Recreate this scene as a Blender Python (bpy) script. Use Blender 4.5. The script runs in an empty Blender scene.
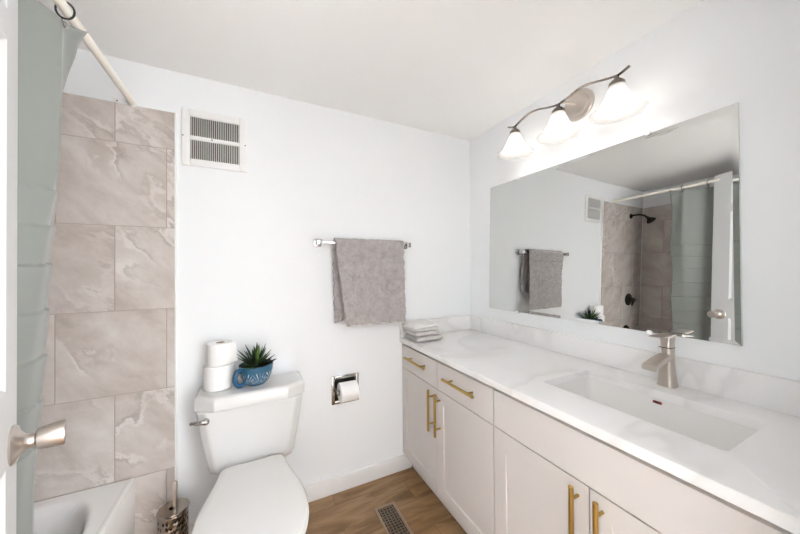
import bpy, bmesh, math, random
from mathutils import Vector, Matrix, noise

S = bpy.context.scene
C = S.collection
PI = math.pi
random.seed(7)

# ------------------------------------------------------------------ camera, world, exposure
F_PX, YAW, PITCH, ROLL = 295.3, 0.46084, 0.00823, -0.0073
D, W, H, HC = 1.828, 1.524, 2.38, 1.3737          # back wall y, right wall x, ceiling z, camera z
XL, YF = -1.16, 0.115                              # left wall x, front wall inner face y


def camera():
    sy, cy = math.sin(YAW), math.cos(YAW)
    f = Vector((sy * math.cos(PITCH), cy * math.cos(PITCH), math.sin(PITCH)))
    r = Vector((cy, -sy, 0))
    u = r.cross(f)
    c, s = math.cos(ROLL), math.sin(ROLL)
    r2, u2 = c * r + s * u, -s * r + c * u
    m = Matrix((r2, u2, -f)).transposed().to_4x4()
    m.translation = Vector((0, 0, HC))
    cd = bpy.data.cameras.new('camera')
    cd.sensor_fit = 'HORIZONTAL'
    cd.sensor_width = 36
    cd.lens = F_PX * 36 / 800
    cd.clip_start = 0.01
    o = bpy.data.objects.new('camera', cd)
    o.matrix_world = m
    C.objects.link(o)
    S.camera = o


camera()
wd = bpy.data.worlds.new('World')
S.world = wd
wd.use_nodes = True
# soft daylight of the hall, which reaches the room through the open doorway behind the camera
bg = wd.node_tree.nodes['Background']
bg.inputs[0].default_value = (0.95, 0.972, 1.0, 1)
bg.inputs[1].default_value = 8.4
BULB = 10.5                                         # emission strength of each vanity bulb


S.view_settings.view_transform = 'Standard'
S.view_settings.look = 'None'
S.view_settings.gamma = 1
S.view_settings.use_curve_mapping = False
S.view_settings.exposure = 0.80
S.cycles.use_denoising = True
S.cycles.max_bounces = 14
S.cycles.diffuse_bounces = 8
S.cycles.glossy_bounces = 6
S.cycles.transmission_bounces = 8
S.cycles.caustics_reflective = True
S.cycles.caustics_refractive = False
S.cycles.sample_clamp_indirect = 12


# ------------------------------------------------------------------ materials
def mat(name, col, rough=0.5, metal=0.0, spec=0.5, coat=0.0):
    m = bpy.data.materials.new(name)
    m.use_nodes = True
    b = m.node_tree.nodes['Principled BSDF']
    b.inputs['Base Color'].default_value = (*col, 1)
    b.inputs['Roughness'].default_value = rough
    b.inputs['Metallic'].default_value = metal
    b.inputs['Specular IOR Level'].default_value = spec
    b.inputs['Coat Weight'].default_value = coat
    return m


def N(m, kind, **kw):
    n = m.node_tree.nodes.new(kind)
    for k, v in kw.items():
        if k in n.inputs:
            n.inputs[k].default_value = v
        else:
            setattr(n, k, v)
    return n


def L(m, a, b):
    m.node_tree.links.new(a, b)


def P(m):
    return m.node_tree.nodes['Principled BSDF']


def bump(m, scale, strength, dist=0.002, detail=3, rough=0.6):
    tc = N(m, 'ShaderNodeTexCoord')
    nz = N(m, 'ShaderNodeTexNoise', Scale=scale, Detail=detail, Roughness=rough)
    b = N(m, 'ShaderNodeBump', Strength=strength, Distance=dist)
    L(m, tc.outputs['Object'], nz.inputs['Vector'])
    L(m, nz.outputs['Fac'], b.inputs['Height'])
    L(m, b.outputs['Normal'], P(m).inputs['Normal'])
    return m


def ramp(m, stops, fac):
    r = N(m, 'ShaderNodeValToRGB')
    e = r.color_ramp.elements
    while len(e) < len(stops):
        e.new(0.5)
    for el, (p, c) in zip(e, stops):
        el.position = p
        el.color = (*c, 1) if len(c) == 3 else c
    L(m, fac, r.inputs['Fac'])
    return r


M = {}
M['wall'] = bump(mat('wall_paint', (0.858, 0.872, 0.883), 0.55, spec=0.3), 140, 0.06, 0.001)
M['ceiling'] = bump(mat('ceiling_paint', (0.94, 0.938, 0.935), 0.7, spec=0.2), 60, 0.08, 0.001)
M['trim'] = mat('trim_paint', (0.84, 0.835, 0.83), 0.35)
M['door'] = mat('door_paint', (0.60, 0.60, 0.595), 0.5, spec=0.3)
M['cabinet'] = mat('cabinet_paint', (0.665, 0.63, 0.61), 0.5, spec=0.25)
M['gap'] = mat('cabinet_interior', (0.10, 0.09, 0.085), 0.7)
M['ceramic'] = mat('ceramic', (0.69, 0.685, 0.675), 0.08, coat=0.4)
M['sinkware'] = mat('sink_porcelain', (0.86, 0.85, 0.835), 0.1, coat=0.3)
M['tub'] = mat('tub_acrylic', (0.94, 0.93, 0.92), 0.12, coat=0.3)
M['plastic'] = mat('seat_plastic', (0.76, 0.75, 0.735), 0.15)
M['chrome'] = mat('chrome', (0.50, 0.49, 0.48), 0.10, 1.0)
M['nickel'] = mat('brushed_nickel', (0.62, 0.56, 0.51), 0.30, 1.0)
M['darkmetal'] = mat('dark_bronze', (0.06, 0.055, 0.05), 0.25, 0.9)
M['fixture'] = mat('satin_nickel', (0.22, 0.195, 0.175), 0.26, 1.0)
M['gold'] = mat('brushed_gold', (0.50, 0.35, 0.115), 0.30, 1.0)
M['mirror'] = mat('mirror_silver', (0.69, 0.70, 0.69), 0.0, 1.0)
M['glassedge'] = mat('mirror_edge', (0.72, 0.75, 0.74), 0.15)
M['clip'] = mat('clear_clip', (0.88, 0.88, 0.88), 0.2)
M['paper'] = bump(mat('tissue', (0.88, 0.875, 0.865), 0.9, spec=0.1), 300, 0.15, 0.001)
M['core'] = mat('cardboard', (0.42, 0.33, 0.25), 0.9)
M['grout'] = mat('grout', (0.42, 0.36, 0.31), 0.9)
M['black'] = mat('black', (0.012, 0.012, 0.013), 0.5)
M['ringblack'] = mat('ring_black', (0.02, 0.02, 0.02), 0.3)
M['rodcream'] = mat('rod_enamel', (0.86, 0.82, 0.74), 0.3)
M['vent'] = mat('vent_paint', (0.83, 0.825, 0.81), 0.4)
M['ventdark'] = mat('vent_shade', (0.06, 0.048, 0.038), 0.9)  # near-black brown painted in for the shade inside the duct
M['soil'] = mat('soil', (0.03, 0.022, 0.016), 0.95)
M['red'] = mat('overflow_red', (0.25, 0.02, 0.015), 0.5)
M['register'] = mat('register_metal', (0.33, 0.24, 0.17), 0.4, 0.3)
M['registergrille'] = mat('register_grille', (0.22, 0.165, 0.12), 0.4, 0.5)
M['screw'] = mat('screw', (0.12, 0.11, 0.10), 0.4, 0.8)


def tile_material(name, c_mid, c_dark, c_light):
    m = mat(name, c_mid, 0.22)
    tc = N(m, 'ShaderNodeTexCoord')
    geo = N(m, 'ShaderNodeNewGeometry')
    off = N(m, 'ShaderNodeVectorMath', operation='SCALE')
    comb = N(m, 'ShaderNodeCombineXYZ', X=37.0, Y=91.0, Z=53.0)
    L(m, comb.outputs[0], off.inputs[0])
    L(m, geo.outputs['Random Per Island'], off.inputs['Scale'])
    add = N(m, 'ShaderNodeVectorMath', operation='ADD')
    L(m, tc.outputs['Object'], add.inputs[0])
    L(m, off.outputs[0], add.inputs[1])
    # diagonal drift
    mp = N(m, 'ShaderNodeMapping')
    mp.vector_type = 'TEXTURE'
    mp.inputs['Rotation'].default_value = (0.6, 0.75, 0.0)
    mp.inputs['Scale'].default_value = (1.0, 1.0, 0.5)
    L(m, add.outputs[0], mp.inputs['Vector'])
    cloud = N(m, 'ShaderNodeTexNoise', Scale=3.4, Detail=8, Roughness=0.63, Distortion=0.25)
    L(m, mp.outputs[0], cloud.inputs['Vector'])
    r1 = ramp(m, [(0.30, c_dark), (0.50, c_mid), (0.72, c_light)], cloud.outputs['Fac'])
    vein = N(m, 'ShaderNodeTexNoise', Scale=2.2, Detail=7, Roughness=0.6, Distortion=0.2)
    L(m, mp.outputs[0], vein.inputs['Vector'])
    r2 = ramp(m, [(0.470, (0, 0, 0)), (0.494, (.55, .55, .55)), (0.506, (.55, .55, .55)), (0.53, (0, 0, 0))], vein.outputs['Fac'])
    r3 = ramp(m, [(0.512, (0, 0, 0)), (0.530, (.6, .6, .6)), (0.57, (0, 0, 0))], vein.outputs['Fac'])
    patch = N(m, 'ShaderNodeTexNoise', Scale=2.1, Detail=2)
    L(m, add.outputs[0], patch.inputs['Vector'])
    rp = ramp(m, [(0.50, (0, 0, 0)), (0.64, (1, 1, 1))], patch.outputs['Fac'])

    def masked(a):
        mm = N(m, 'ShaderNodeMath', operation='MULTIPLY')
        L(m, a.outputs['Color'], mm.inputs[0])
        L(m, rp.outputs['Color'], mm.inputs[1])
        return mm
    x1 = N(m, 'ShaderNodeMixRGB', blend_type='MIX')
    x1.inputs['Color2'].default_value = (*[c * 1.12 for c in c_light], 1)
    L(m, masked(r2).outputs[0], x1.inputs['Fac'])
    L(m, r1.outputs['Color'], x1.inputs['Color1'])
    x2 = N(m, 'ShaderNodeMixRGB', blend_type='MIX')
    x2.inputs['Color2'].default_value = (*[c * 0.78 for c in c_dark], 1)
    L(m, masked(r3).outputs[0], x2.inputs['Fac'])
    L(m, x1.outputs['Color'], x2.inputs['Color1'])
    L(m, x2.outputs['Color'], P(m).inputs['Base Color'])
    return m


M['tile'] = tile_material('taupe_tile', (0.585, 0.525, 0.485), (0.45, 0.39, 0.35), (0.70, 0.66, 0.63))


def quartz():
    m = mat('quartz', (0.84, 0.835, 0.83), 0.30, spec=0.3)
    tc = N(m, 'ShaderNodeTexCoord')
    mp = N(m, 'ShaderNodeMapping')
    mp.inputs['Rotation'].default_value = (0.2, 0.5, 0.9)
    mp.inputs['Scale'].default_value = (1.0, 1.7, 1.4)
    L(m, tc.outputs['Object'], mp.inputs['Vector'])
    n1 = N(m, 'ShaderNodeTexNoise', Scale=1.1, Detail=3, Roughness=0.5, Distortion=0.5)
    L(m, mp.outputs[0], n1.inputs['Vector'])
    a = ramp(m, [(0.35, (0.86, 0.857, 0.854)), (0.47, (0.835, 0.831, 0.827)), (0.51, (0.765, 0.757, 0.749)), (0.53, (0.845, 0.841, 0.837)), (0.7, (0.86, 0.857, 0.854))], n1.outputs['Fac'])
    L(m, a.outputs['Color'], P(m).inputs['Base Color'])
    return m


M['quartz'] = quartz()


def wood_floor():
    m = mat('plank_floor', (0.3, 0.2, 0.12), 0.38)
    tc = N(m, 'ShaderNodeTexCoord')
    br = N(m, 'ShaderNodeTexBrick', Scale=1.0)
    br.offset = 0.37
    br.inputs['Brick Width'].default_value = 1.2
    br.inputs['Row Height'].default_value = 0.178
    br.inputs['Mortar Size'].default_value = 0.0012
    br.inputs['Color1'].default_value = (0.25, 0.25, 0.25, 1)
    br.inputs['Color2'].default_value = (0.75, 0.75, 0.75, 1)
    br.inputs['Mortar'].default_value = (0.0, 0.0, 0.0, 1)
    mp0 = N(m, 'ShaderNodeMapping')
    mp0.inputs['Location'].default_value = (0.33, 0.055, 0)
    L(m, tc.outputs['Object'], mp0.inputs['Vector'])
    L(m, mp0.outputs[0], br.inputs['Vector'])
    mp = N(m, 'ShaderNodeMapping')
    mp.inputs['Scale'].default_value = (1.2, 6.0, 1.0)
    L(m, tc.outputs['Object'], mp.inputs['Vector'])
    sc = N(m, 'ShaderNodeVectorMath', operation='SCALE', Scale=11.0)
    L(m, br.outputs['Color'], sc.inputs[0])
    ad = N(m, 'ShaderNodeVectorMath', operation='ADD')
    L(m, mp.outputs[0], ad.inputs[0])
    L(m, sc.outputs[0], ad.inputs[1])
    n1 = N(m, 'ShaderNodeTexNoise', Scale=1.9, Detail=8, Roughness=0.62, Distortion=0.9)
    L(m, ad.outputs[0], n1.inputs['Vector'])
    r = ramp(m, [(0.28, (0.12, 0.058, 0.020)), (0.45, (0.235, 0.132, 0.056)), (0.58, (0.325, 0.200, 0.098)), (0.75, (0.42, 0.28, 0.150))], n1.outputs['Fac'])
    mx = N(m, 'ShaderNodeMixRGB', blend_type='MIX')
    mx.inputs['Color2'].default_value = (0.15, 0.095, 0.05, 1)
    L(m, br.outputs['Fac'], mx.inputs['Fac'])
    L(m, r.outputs['Color'], mx.inputs['Color1'])
    L(m, mx.outputs['Color'], P(m).inputs['Base Color'])
    return m


M['floor'] = wood_floor()


def cloth(name, col, scale, strength, dist, tr=0.0):
    m = mat(name, col, 0.95, spec=0.1)
    P(m).inputs['Sheen Weight'].default_value = 0.25
    bump(m, scale, strength, dist, 4, 0.7)
    return m


def terry(name, c0, c1):
    m = cloth(name, c0, 260, 0.9, 0.004)
    tc = N(m, 'ShaderNodeTexCoord')
    n = N(m, 'ShaderNodeTexNoise', Scale=22.0, Detail=5, Roughness=0.7)
    L(m, tc.outputs['Object'], n.inputs['Vector'])
    r = ramp(m, [(0.3, c0), (0.7, c1)], n.outputs['Fac'])
    L(m, r.outputs['Color'], P(m).inputs['Base Color'])
    return m


M['towel'] = terry('grey_terry', (0.35, 0.325, 0.32), (0.50, 0.47, 0.46))
M['towelhem'] = cloth('towel_hem', (0.72, 0.68, 0.66), 200, 0.3, 0.001)
M['clothgrey'] = terry('grey_washcloth', (0.55, 0.525, 0.515), (0.70, 0.675, 0.66))
M['clothwhite'] = terry('white_washcloth', (0.80, 0.785, 0.77), (0.88, 0.865, 0.85))
M['curtain'] = cloth('sage_curtain', (0.235, 0.249, 0.230), 500, 0.2, 0.0006)
P(M['curtain']).inputs['Roughness'].default_value = 0.55
P(M['curtain']).inputs['Specular IOR Level'].default_value = 0.35


def mug_material():
    m = mat('blue_glaze', (0.03, 0.13, 0.24), 0.18, coat=0.3)
    tc = N(m, 'ShaderNodeTexCoord')
    # white radial petals carved round the bowl: angle around the axis against height
    sep = N(m, 'ShaderNodeSeparateXYZ')
    L(m, tc.outputs['Object'], sep.inputs[0])
    at = N(m, 'ShaderNodeMath', operation='ARCTAN2')
    L(m, sep.outputs['Y'], at.inputs[0])
    L(m, sep.outputs['X'], at.inputs[1])
    sc = N(m, 'ShaderNodeMath', operation='MULTIPLY')
    sc.inputs[1].default_value = 7 / (2 * PI)
    L(m, at.outputs[0], sc.inputs[0])
    fr = N(m, 'ShaderNodeMath', operation='FRACT')
    L(m, sc.outputs[0], fr.inputs[0])
    cen = N(m, 'ShaderNodeMath', operation='SUBTRACT')
    cen.inputs[1].default_value = 0.5
    L(m, fr.outputs[0], cen.inputs[0])
    zz = N(m, 'ShaderNodeMath', operation='SUBTRACT')
    zz.inputs[1].default_value = 0.012
    L(m, sep.outputs['Z'], zz.inputs[0])
    zs = N(m, 'ShaderNodeMath', operation='MULTIPLY')
    zs.inputs[1].default_value = 17.0
    L(m, zz.outputs[0], zs.inputs[0])
    ang = N(m, 'ShaderNodeMath', operation='ARCTAN2')
    L(m, cen.outputs[0], ang.inputs[0])
    L(m, zs.outputs[0], ang.inputs[1])
    sn = N(m, 'ShaderNodeMath', operation='MULTIPLY')
    sn.inputs[1].default_value = 25.0
    L(m, ang.outputs[0], sn.inputs[0])
    co = N(m, 'ShaderNodeMath', operation='COSINE')
    L(m, sn.outputs[0], co.inputs[0])
    r = ramp(m, [(0.45, (0, 0, 0)), (0.9, (1, 1, 1))], co.outputs[0])
    # band of carving only
    bz = ramp(m, [(0.0, (0, 0, 0)), (0.010, (0, 0, 0)), (0.016, (1, 1, 1)), (0.066, (1, 1, 1)), (0.072, (0, 0, 0))], sep.outputs['Z'])
    nz = N(m, 'ShaderNodeTexNoise', Scale=70.0, Detail=2)
    L(m, tc.outputs['Object'], nz.inputs['Vector'])
    nr = ramp(m, [(0.40, (0.15, 0.15, 0.15)), (0.60, (1, 1, 1))], nz.outputs['Fac'])
    mu = N(m, 'ShaderNodeMath', operation='MULTIPLY')
    L(m, r.outputs['Color'], mu.inputs[0])
    L(m, bz.outputs['Color'], mu.inputs[1])
    mu2 = N(m, 'ShaderNodeMath', operation='MULTIPLY')
    L(m, mu.outputs[0], mu2.inputs[0])
    L(m, nr.outputs['Color'], mu2.inputs[1])
    mx = N(m, 'ShaderNodeMixRGB', blend_type='MIX')
    mx.inputs['Color1'].default_value = (0.028, 0.115, 0.205, 1)
    mx.inputs['Color2'].default_value = (0.62, 0.70, 0.74, 1)
    L(m, mu2.outputs[0], mx.inputs['Fac'])
    L(m, mx.outputs['Color'], P(m).inputs['Base Color'])
    return m


M['mug'] = mug_material()
M['mugplain'] = mat('blue_glaze_plain', (0.018, 0.095, 0.20), 0.18, coat=0.3)


def leaf_material():
    m = mat('succulent_leaf', (0.05, 0.12, 0.03), 0.4)
    geo = N(m, 'ShaderNodeNewGeometry')
    r = ramp(m, [(0.0, (0.006, 0.012, 0.008)), (0.6, (0.012, 0.028, 0.012)), (0.85, (0.03, 0.085, 0.018)), (1.0, (0.10, 0.20, 0.04))], geo.outputs['Random Per Island'])
    L(m, r.outputs['Color'], P(m).inputs['Base Color'])
    return m


M['leaf'] = leaf_material()


def shade_glass():
    m = bpy.data.materials.new('frosted_glass')
    m.use_nodes = True
    nt = m.node_tree
    out = nt.nodes['Material Output']
    pb = nt.nodes['Principled BSDF']
    pb.inputs['Base Color'].default_value = (0.92, 0.915, 0.91, 1)
    pb.inputs['Roughness'].default_value = 0.25
    tr = nt.nodes.new('ShaderNodeBsdfTranslucent')
    tr.inputs[0].default_value = (0.95, 0.94, 0.92, 1)
    mx = nt.nodes.new('ShaderNodeMixShader')
    mx.inputs[0].default_value = 0.5
    nt.links.new(pb.outputs[0], mx.inputs[1])
    nt.links.new(tr.outputs[0], mx.inputs[2])
    cl = nt.nodes.new('ShaderNodeBsdfTransparent')        # thin frosted glass lets most of the light straight through
    cl.inputs[0].default_value = (0.98, 0.975, 0.97, 1)
    m2 = nt.nodes.new('ShaderNodeMixShader')
    m2.inputs[0].default_value = 0.40
    nt.links.new(cl.outputs[0], m2.inputs[1])
    nt.links.new(mx.outputs[0], m2.inputs[2])
    nt.links.new(m2.outputs[0], out.inputs['Surface'])
    return m


M['shade'] = shade_glass()
M['bulb'] = mat('lit_bulb', (1, 1, 1), 0.4)
P(M['bulb']).inputs['Emission Color'].default_value = (1.0, 0.955, 0.90, 1)
P(M['bulb']).inputs['Emission Strength'].default_value = BULB


# ------------------------------------------------------------------ mesh helpers (all take world coordinates)
def box(bm, x0, y0, z0, x1, y1, z1, bev=0.0, seg=2):
    t = bmesh.new()
    bmesh.ops.create_cube(t, size=1.0)
    sx, sy, sz = abs(x1 - x0), abs(y1 - y0), abs(z1 - z0)
    bmesh.ops.scale(t, vec=(sx, sy, sz), verts=t.verts)
    bmesh.ops.translate(t, vec=((x0 + x1) / 2, (y0 + y1) / 2, (z0 + z1) / 2), verts=t.verts)
    if bev > 0:
        bmesh.ops.bevel(t, geom=t.edges[:], offset=min(bev, 0.49 * min(sx, sy, sz)), segments=seg, affect='EDGES', profile=0.5)
    merge(bm, t)
    return bm


def merge(bm, t, mtx=None):
    if mtx is not None:
        bmesh.ops.transform(t, matrix=mtx, verts=t.verts)
    me = bpy.data.meshes.new('tmp')
    t.to_mesh(me)
    t.free()
    bm.from_mesh(me)
    bpy.data.meshes.remove(me)


def ringloft(bm, rings, cap0=True, cap1=True, closed=True):
    """rings: lists of equal length of points; skins between consecutive ones"""
    vs = [[bm.verts.new(p) for p in r] for r in rings]
    n = len(vs[0])
    for a, b in zip(vs, vs[1:]):
        for i in range(n if closed else n - 1):
            j = (i + 1) % n
            bm.faces.new((a[i], a[j], b[j], b[i]))
    if cap0:
        bm.faces.new(list(reversed(vs[0])))
    if cap1:
        bm.faces.new(vs[-1])
    return vs


def lathe(bm, prof, cx, cy, z0=0.0, n=32, cap0=True, cap1=True, sx=1.0, sy=1.0):
    rings = []
    for r, z in prof:
        rings.append([(cx + r * sx * math.cos(2 * PI * i / n), cy + r * sy * math.sin(2 * PI * i / n), z0 + z) for i in range(n)])
    ringloft(bm, rings, cap0, cap1)
    return bm


def lathe_axis(bm, prof, origin, axis, n=24, cap0=True, cap1=True):
    t = bmesh.new()
    lathe(t, prof, 0, 0, 0, n, cap0, cap1)
    q = Vector((0, 0, 1)).rotation_difference(Vector(axis).normalized())
    merge(bm, t, Matrix.Translation(Vector(origin)) @ q.to_matrix().to_4x4())
    return bm


def tube(bm, pts, r, n=12, cap=True):
    pts = [Vector(p) for p in pts]
    rs = r if isinstance(r, (list, tuple)) else [r] * len(pts)
    rings = []
    up = Vector((0, 0, 1))
    prev = None
    for i, p in enumerate(pts):
        a = pts[max(i - 1, 0)]
        b = pts[min(i + 1, len(pts) - 1)]
        t = (b - a).normalized()
        if prev is None:
            ref = up if abs(t.dot(up)) < 0.95 else Vector((1, 0, 0))
            u = t.cross(ref).normalized()
        else:
            u = (prev - t * prev.dot(t)).normalized()
        prev = u
        v = t.cross(u)
        rings.append([p + rs[i] * (math.cos(2 * PI * k / n) * u + math.sin(2 * PI * k / n) * v) for k in range(n)])
    ringloft(bm, rings, cap, cap)
    return bm


def spline(pts, k=8):
    pts = [Vector(p) for p in pts]
    out = []
    for i in range(len(pts) - 1):
        p0, p1, p2, p3 = pts[max(i - 1, 0)], pts[i], pts[i + 1], pts[min(i + 2, len(pts) - 1)]
        for s in range(k):
            t = s / k
            out.append(0.5 * ((2 * p1) + (p2 - p0) * t + (2 * p0 - 5 * p1 + 4 * p2 - p3) * t * t + (3 * p1 - p0 - 3 * p2 + p3) * t ** 3))
    out.append(pts[-1])
    return out


def prism(bm, poly, z0, z1, bev=0.0, seg=2):
    """poly: list of (x, y); extruded in z"""
    t = bmesh.new()
    ringloft(t, [[(x, y, z0) for x, y in poly], [(x, y, z1) for x, y in poly]])
    bmesh.ops.recalc_face_normals(t, faces=t.faces)
    if bev > 0:
        bmesh.ops.bevel(t, geom=[e for e in t.edges if len(e.link_faces) == 2 and e.calc_face_angle(0) > 0.6], offset=bev, segments=seg, affect='EDGES', profile=0.5)
    merge(bm, t)
    return bm


def grid(bm, fn, nu, nv):
    vs = [[bm.verts.new(fn(i / nu, j / nv)) for j in range(nv + 1)] for i in range(nu + 1)]
    for i in range(nu):
        for j in range(nv):
            bm.faces.new((vs[i][j], vs[i + 1][j], vs[i + 1][j + 1], vs[i][j + 1]))
    return vs


def panelled(bm, w, h, t, panels, depth, slope, raised=0.0, mtx=None):
    """slab in (u, n, v): front face at n = 0 looking to -n ... thickness into +n, with sunk panels"""
    q = bmesh.new()
    us = sorted({0, w, *[p[0] for p in panels], *[p[2] for p in panels]})
    vs = sorted({0, h, *[p[1] for p in panels], *[p[3] for p in panels]})

    def F(*pts):
        q.faces.new([q.verts.new(p) for p in pts])
    for a, b in zip(us, us[1:]):
        for c, d in zip(vs, vs[1:]):
            mu, mv = (a + b) / 2, (c + d) / 2
            if any(p[0] < mu < p[2] and p[1] < mv < p[3] for p in panels):
                continue
            F((a, 0, c), (b, 0, c), (b, 0, d), (a, 0, d))
    for (a, c, b, d) in panels:
        def rect(s, n):
            return [(a + s, n, c + s), (b - s, n, c + s), (b - s, n, d - s), (a + s, n, d - s)]
        steps = [rect(0, 0), rect(slope, depth)]
        if raised:
            steps += [rect(slope + 0.012, depth), rect(slope + 0.012 + raised, depth * 0.35)]
        for r0, r1 in zip(steps, steps[1:]):
            for i in range(4):
                j = (i + 1) % 4
                F(r0[i], r0[j], r1[j], r1[i])
        F(*steps[-1])
    F((0, t, 0), (0, t, h), (w, t, h), (w, t, 0))
    F((0, 0, 0), (0, 0, h), (0, t, h), (0, t, 0))
    F((w, 0, 0), (w, t, 0), (w, t, h), (w, 0, h))
    F((0, 0, h), (w, 0, h), (w, t, h), (0, t, h))
    F((0, 0, 0), (0, t, 0), (w, t, 0), (w, 0, 0))
    bmesh.ops.remove_doubles(q, verts=q.verts, dist=1e-5)
    merge(bm, q, mtx)
    return bm


def nb():
    return bmesh.new()


def origin_of(o):
    v = Vector((0, 0, 0))
    while o is not None:
        v += o.location
        o = o.parent
    return v


def obj(name, bm, m, parent=None, smooth=35, recalc=True, loc=None):
    """links one mesh object; geometry came in world coordinates, the object's origin goes to its parent's (or loc)"""
    if recalc:
        bmesh.ops.recalc_face_normals(bm, faces=bm.faces)
    base = origin_of(parent) if parent is not None else Vector((0, 0, 0))
    own = Vector(loc) if loc is not None else base
    bmesh.ops.translate(bm, vec=-own, verts=bm.verts)
    me = bpy.data.meshes.new(name)
    bm.to_mesh(me)
    bm.free()
    if isinstance(m, str):
        m = M[m]
    me.materials.append(m)
    if smooth:
        me.polygons.foreach_set('use_smooth', [True] * len(me.polygons))
        me.set_sharp_from_angle(angle=math.radians(smooth))
    o = bpy.data.objects.new(name, me)
    C.objects.link(o)
    o.parent = parent
    o.location = own - base
    return o


def thing(name, label, cat, loc=(0, 0, 0), group=None):
    o = bpy.data.objects.new(name, None)
    o.empty_display_size = 0.05
    C.objects.link(o)
    o.location = loc
    return tag(o, label, cat, group)


def tag(o, label, cat, group=None):
    o['label'] = label
    o['category'] = cat
    if group:
        o['group'] = group
    return o


def struct(name, bm, m, parent=None, smooth=35):
    o = obj(name, bm, m, parent, smooth)
    if parent is None:
        o['kind'] = 'structure'
    return o


# ------------------------------------------------------------------ room shell
struct('floor', box(nb(), -1.75, -1.42, -0.06, W + 0.12, D + 0.12, 0.0), 'floor')
struct('ceiling', box(nb(), -1.75, -1.42, H, W + 0.12, D + 0.12, H + 0.08), 'ceiling')  # carried on unseen over the hall, added to block light from above
wall_back = struct('wall_back', box(nb(), XL - 0.12, D, 0, W + 0.12, D + 0.12, H), 'wall')
struct('wall_right', box(nb(), W, -0.01, 0, W + 0.12, D, H), 'wall')
wall_left = struct('wall_left', box(nb(), XL - 0.12, -0.01, 0, XL, D, H), 'wall')
struct('hall_light_block', box(box(nb(), -1.75, -1.42, 0, 1.05, -1.30, H), -1.75, -1.30, 0, -1.65, -0.005, H), 'wall')  # unseen walls added behind the camera to block and steer hall daylight
DX0, DX1, DZ = -0.215, 0.735, 2.245
b = box(nb(), XL, YF - 0.12, 0, DX0, YF, H)
box(b, DX1, YF - 0.12, 0, W, YF, H)
box(b, DX0, YF - 0.12, DZ, DX1, YF, H)
struct('wall_front', b, 'wall')
b = nb()
box(b, DX0, YF - 0.125, 0, DX0 + 0.012, YF + 0.002, DZ)
box(b, DX1 - 0.012, YF - 0.125, 0, DX1, YF + 0.002, DZ)
box(b, DX0, YF - 0.125, DZ - 0.012, DX1, YF + 0.002, DZ)
box(b, DX1, YF, 0, DX1 + 0.06, YF + 0.010, DZ + 0.06, 0.003)
box(b, DX0 - 0.06, YF, DZ, DX1 + 0.06, YF + 0.010, DZ + 0.06, 0.003)
struct('trim_1', b, 'trim')
b = nb()
box(b, -0.343, D - 0.015, 0, 0.98, D, 0.098, 0.004)
struct('baseboard_back', b, 'trim')

# wall tiles round the tub: rows 0.39 high with a cut row on top, each tile its own island
ROWS = [(0.012, 0.3985), (0.4015, 0.797), (0.800, 1.188), (1.191, 1.586), (1.589, 1.978), (1.981, 2.166)]


def tiles(along, z_min, starts, lim0, lim1, wid, place):
    b = nb()
    g = 0.0021
    for k, (z0, z1) in enumerate(ROWS):
        s = starts[k % 2]
        while s > lim0:
            s -= wid
        while s < lim1:
            a0, a1 = max(s + g, lim0), min(s + wid - g, lim1)
            if a1 - a0 > 0.004:
                place(b, a0, a1, max(z0, z_min), z1)
            s += wid
    return b


TW = 0.389
YT = D - 0.009
tb = tiles('x', 0.0, (-0.385, -0.578), XL, -0.352, TW, lambda b, a0, a1, z0, z1: box(b, a0, YT, z0, a1, D - 0.001, z1, 0.0012, 1))
gb = box(nb(), XL, YT + 0.0016, 0.0, -0.352, D + 0.001, 2.166)
struct('wall_tiling', tb, 'tile', wall_back)
struct('wall_grout', gb, 'grout', wall_back)
XT = XL + 0.009
tb = tiles('y', 0.0, (1.62, 1.43), YF, YT, TW, lambda b, a0, a1, z0, z1: box(b, XL + 0.001, a0, z0, XT, a1, z1, 0.0012, 1))
gb = box(nb(), XL - 0.001, YF, 0.0, XT - 0.0016, YT, 2.166)
struct('wall_tiling', tb, 'tile', wall_left)
struct('wall_grout', gb, 'grout', wall_left)
b = box(nb(), -0.352, D - 0.011, 0.0, -0.343, D, 2.168, 0.002)
struct('trim_2', b, 'trim')
b = box(nb(), XT, YT - 0.006, 0.40, XT + 0.006, YT, 2.166, 0.002)       # pale caulked corner of the shower tiles
struct('trim_3', b, 'trim')

# door, swung into the room beside the tub
th = math.radians(18.8)
DE = Vector((-0.512, 1.052, 0.012))                 # free edge of the leaf, front face
DU = Vector((math.sin(th), -math.cos(th), 0))       # free edge -> hinge
DN = Vector((math.cos(th), math.sin(th), 0))        # out of the face, into the room
DWID, DHT = 0.93, 2.21
mtx = Matrix(((DU.x, -DN.x, 0, DE.x), (DU.y, -DN.y, 0, DE.y), (0, 0, 1, DE.z), (0, 0, 0, 1)))
pan = []
for u0, u1 in ((0.115, 0.415), (0.515, 0.815)):
    for v0, v1 in ((0.22, 0.94), (1.105, 1.865), (1.93, 2.11)):
        pan.append((u0, v0, u1, v1))
door = struct('door_1', panelled(nb(), DWID, DHT, 0.035, pan, 0.008, 0.012, 0.03, mtx), 'door', None, 20)
kp = DE + DU * 0.056 + Vector((0, 0, 0.968))
kb = lathe_axis(nb(), [(0.0, 0.0), (0.043, 0.0), (0.044, 0.003), (0.040, 0.008), (0.028, 0.012), (0.019, 0.019), (0.0145, 0.028), (0.0145, 0.034), (0.0, 0.034)], kp, DN, 40, False, False)
knob = obj('door_knob', kb, 'nickel', door)
obj('knob_neck', lathe_axis(nb(), [(0.0, 0.031), (0.012, 0.031), (0.012, 0.042), (0.0, 0.042)], kp, DN, 24, False, False), 'black', knob)
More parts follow.
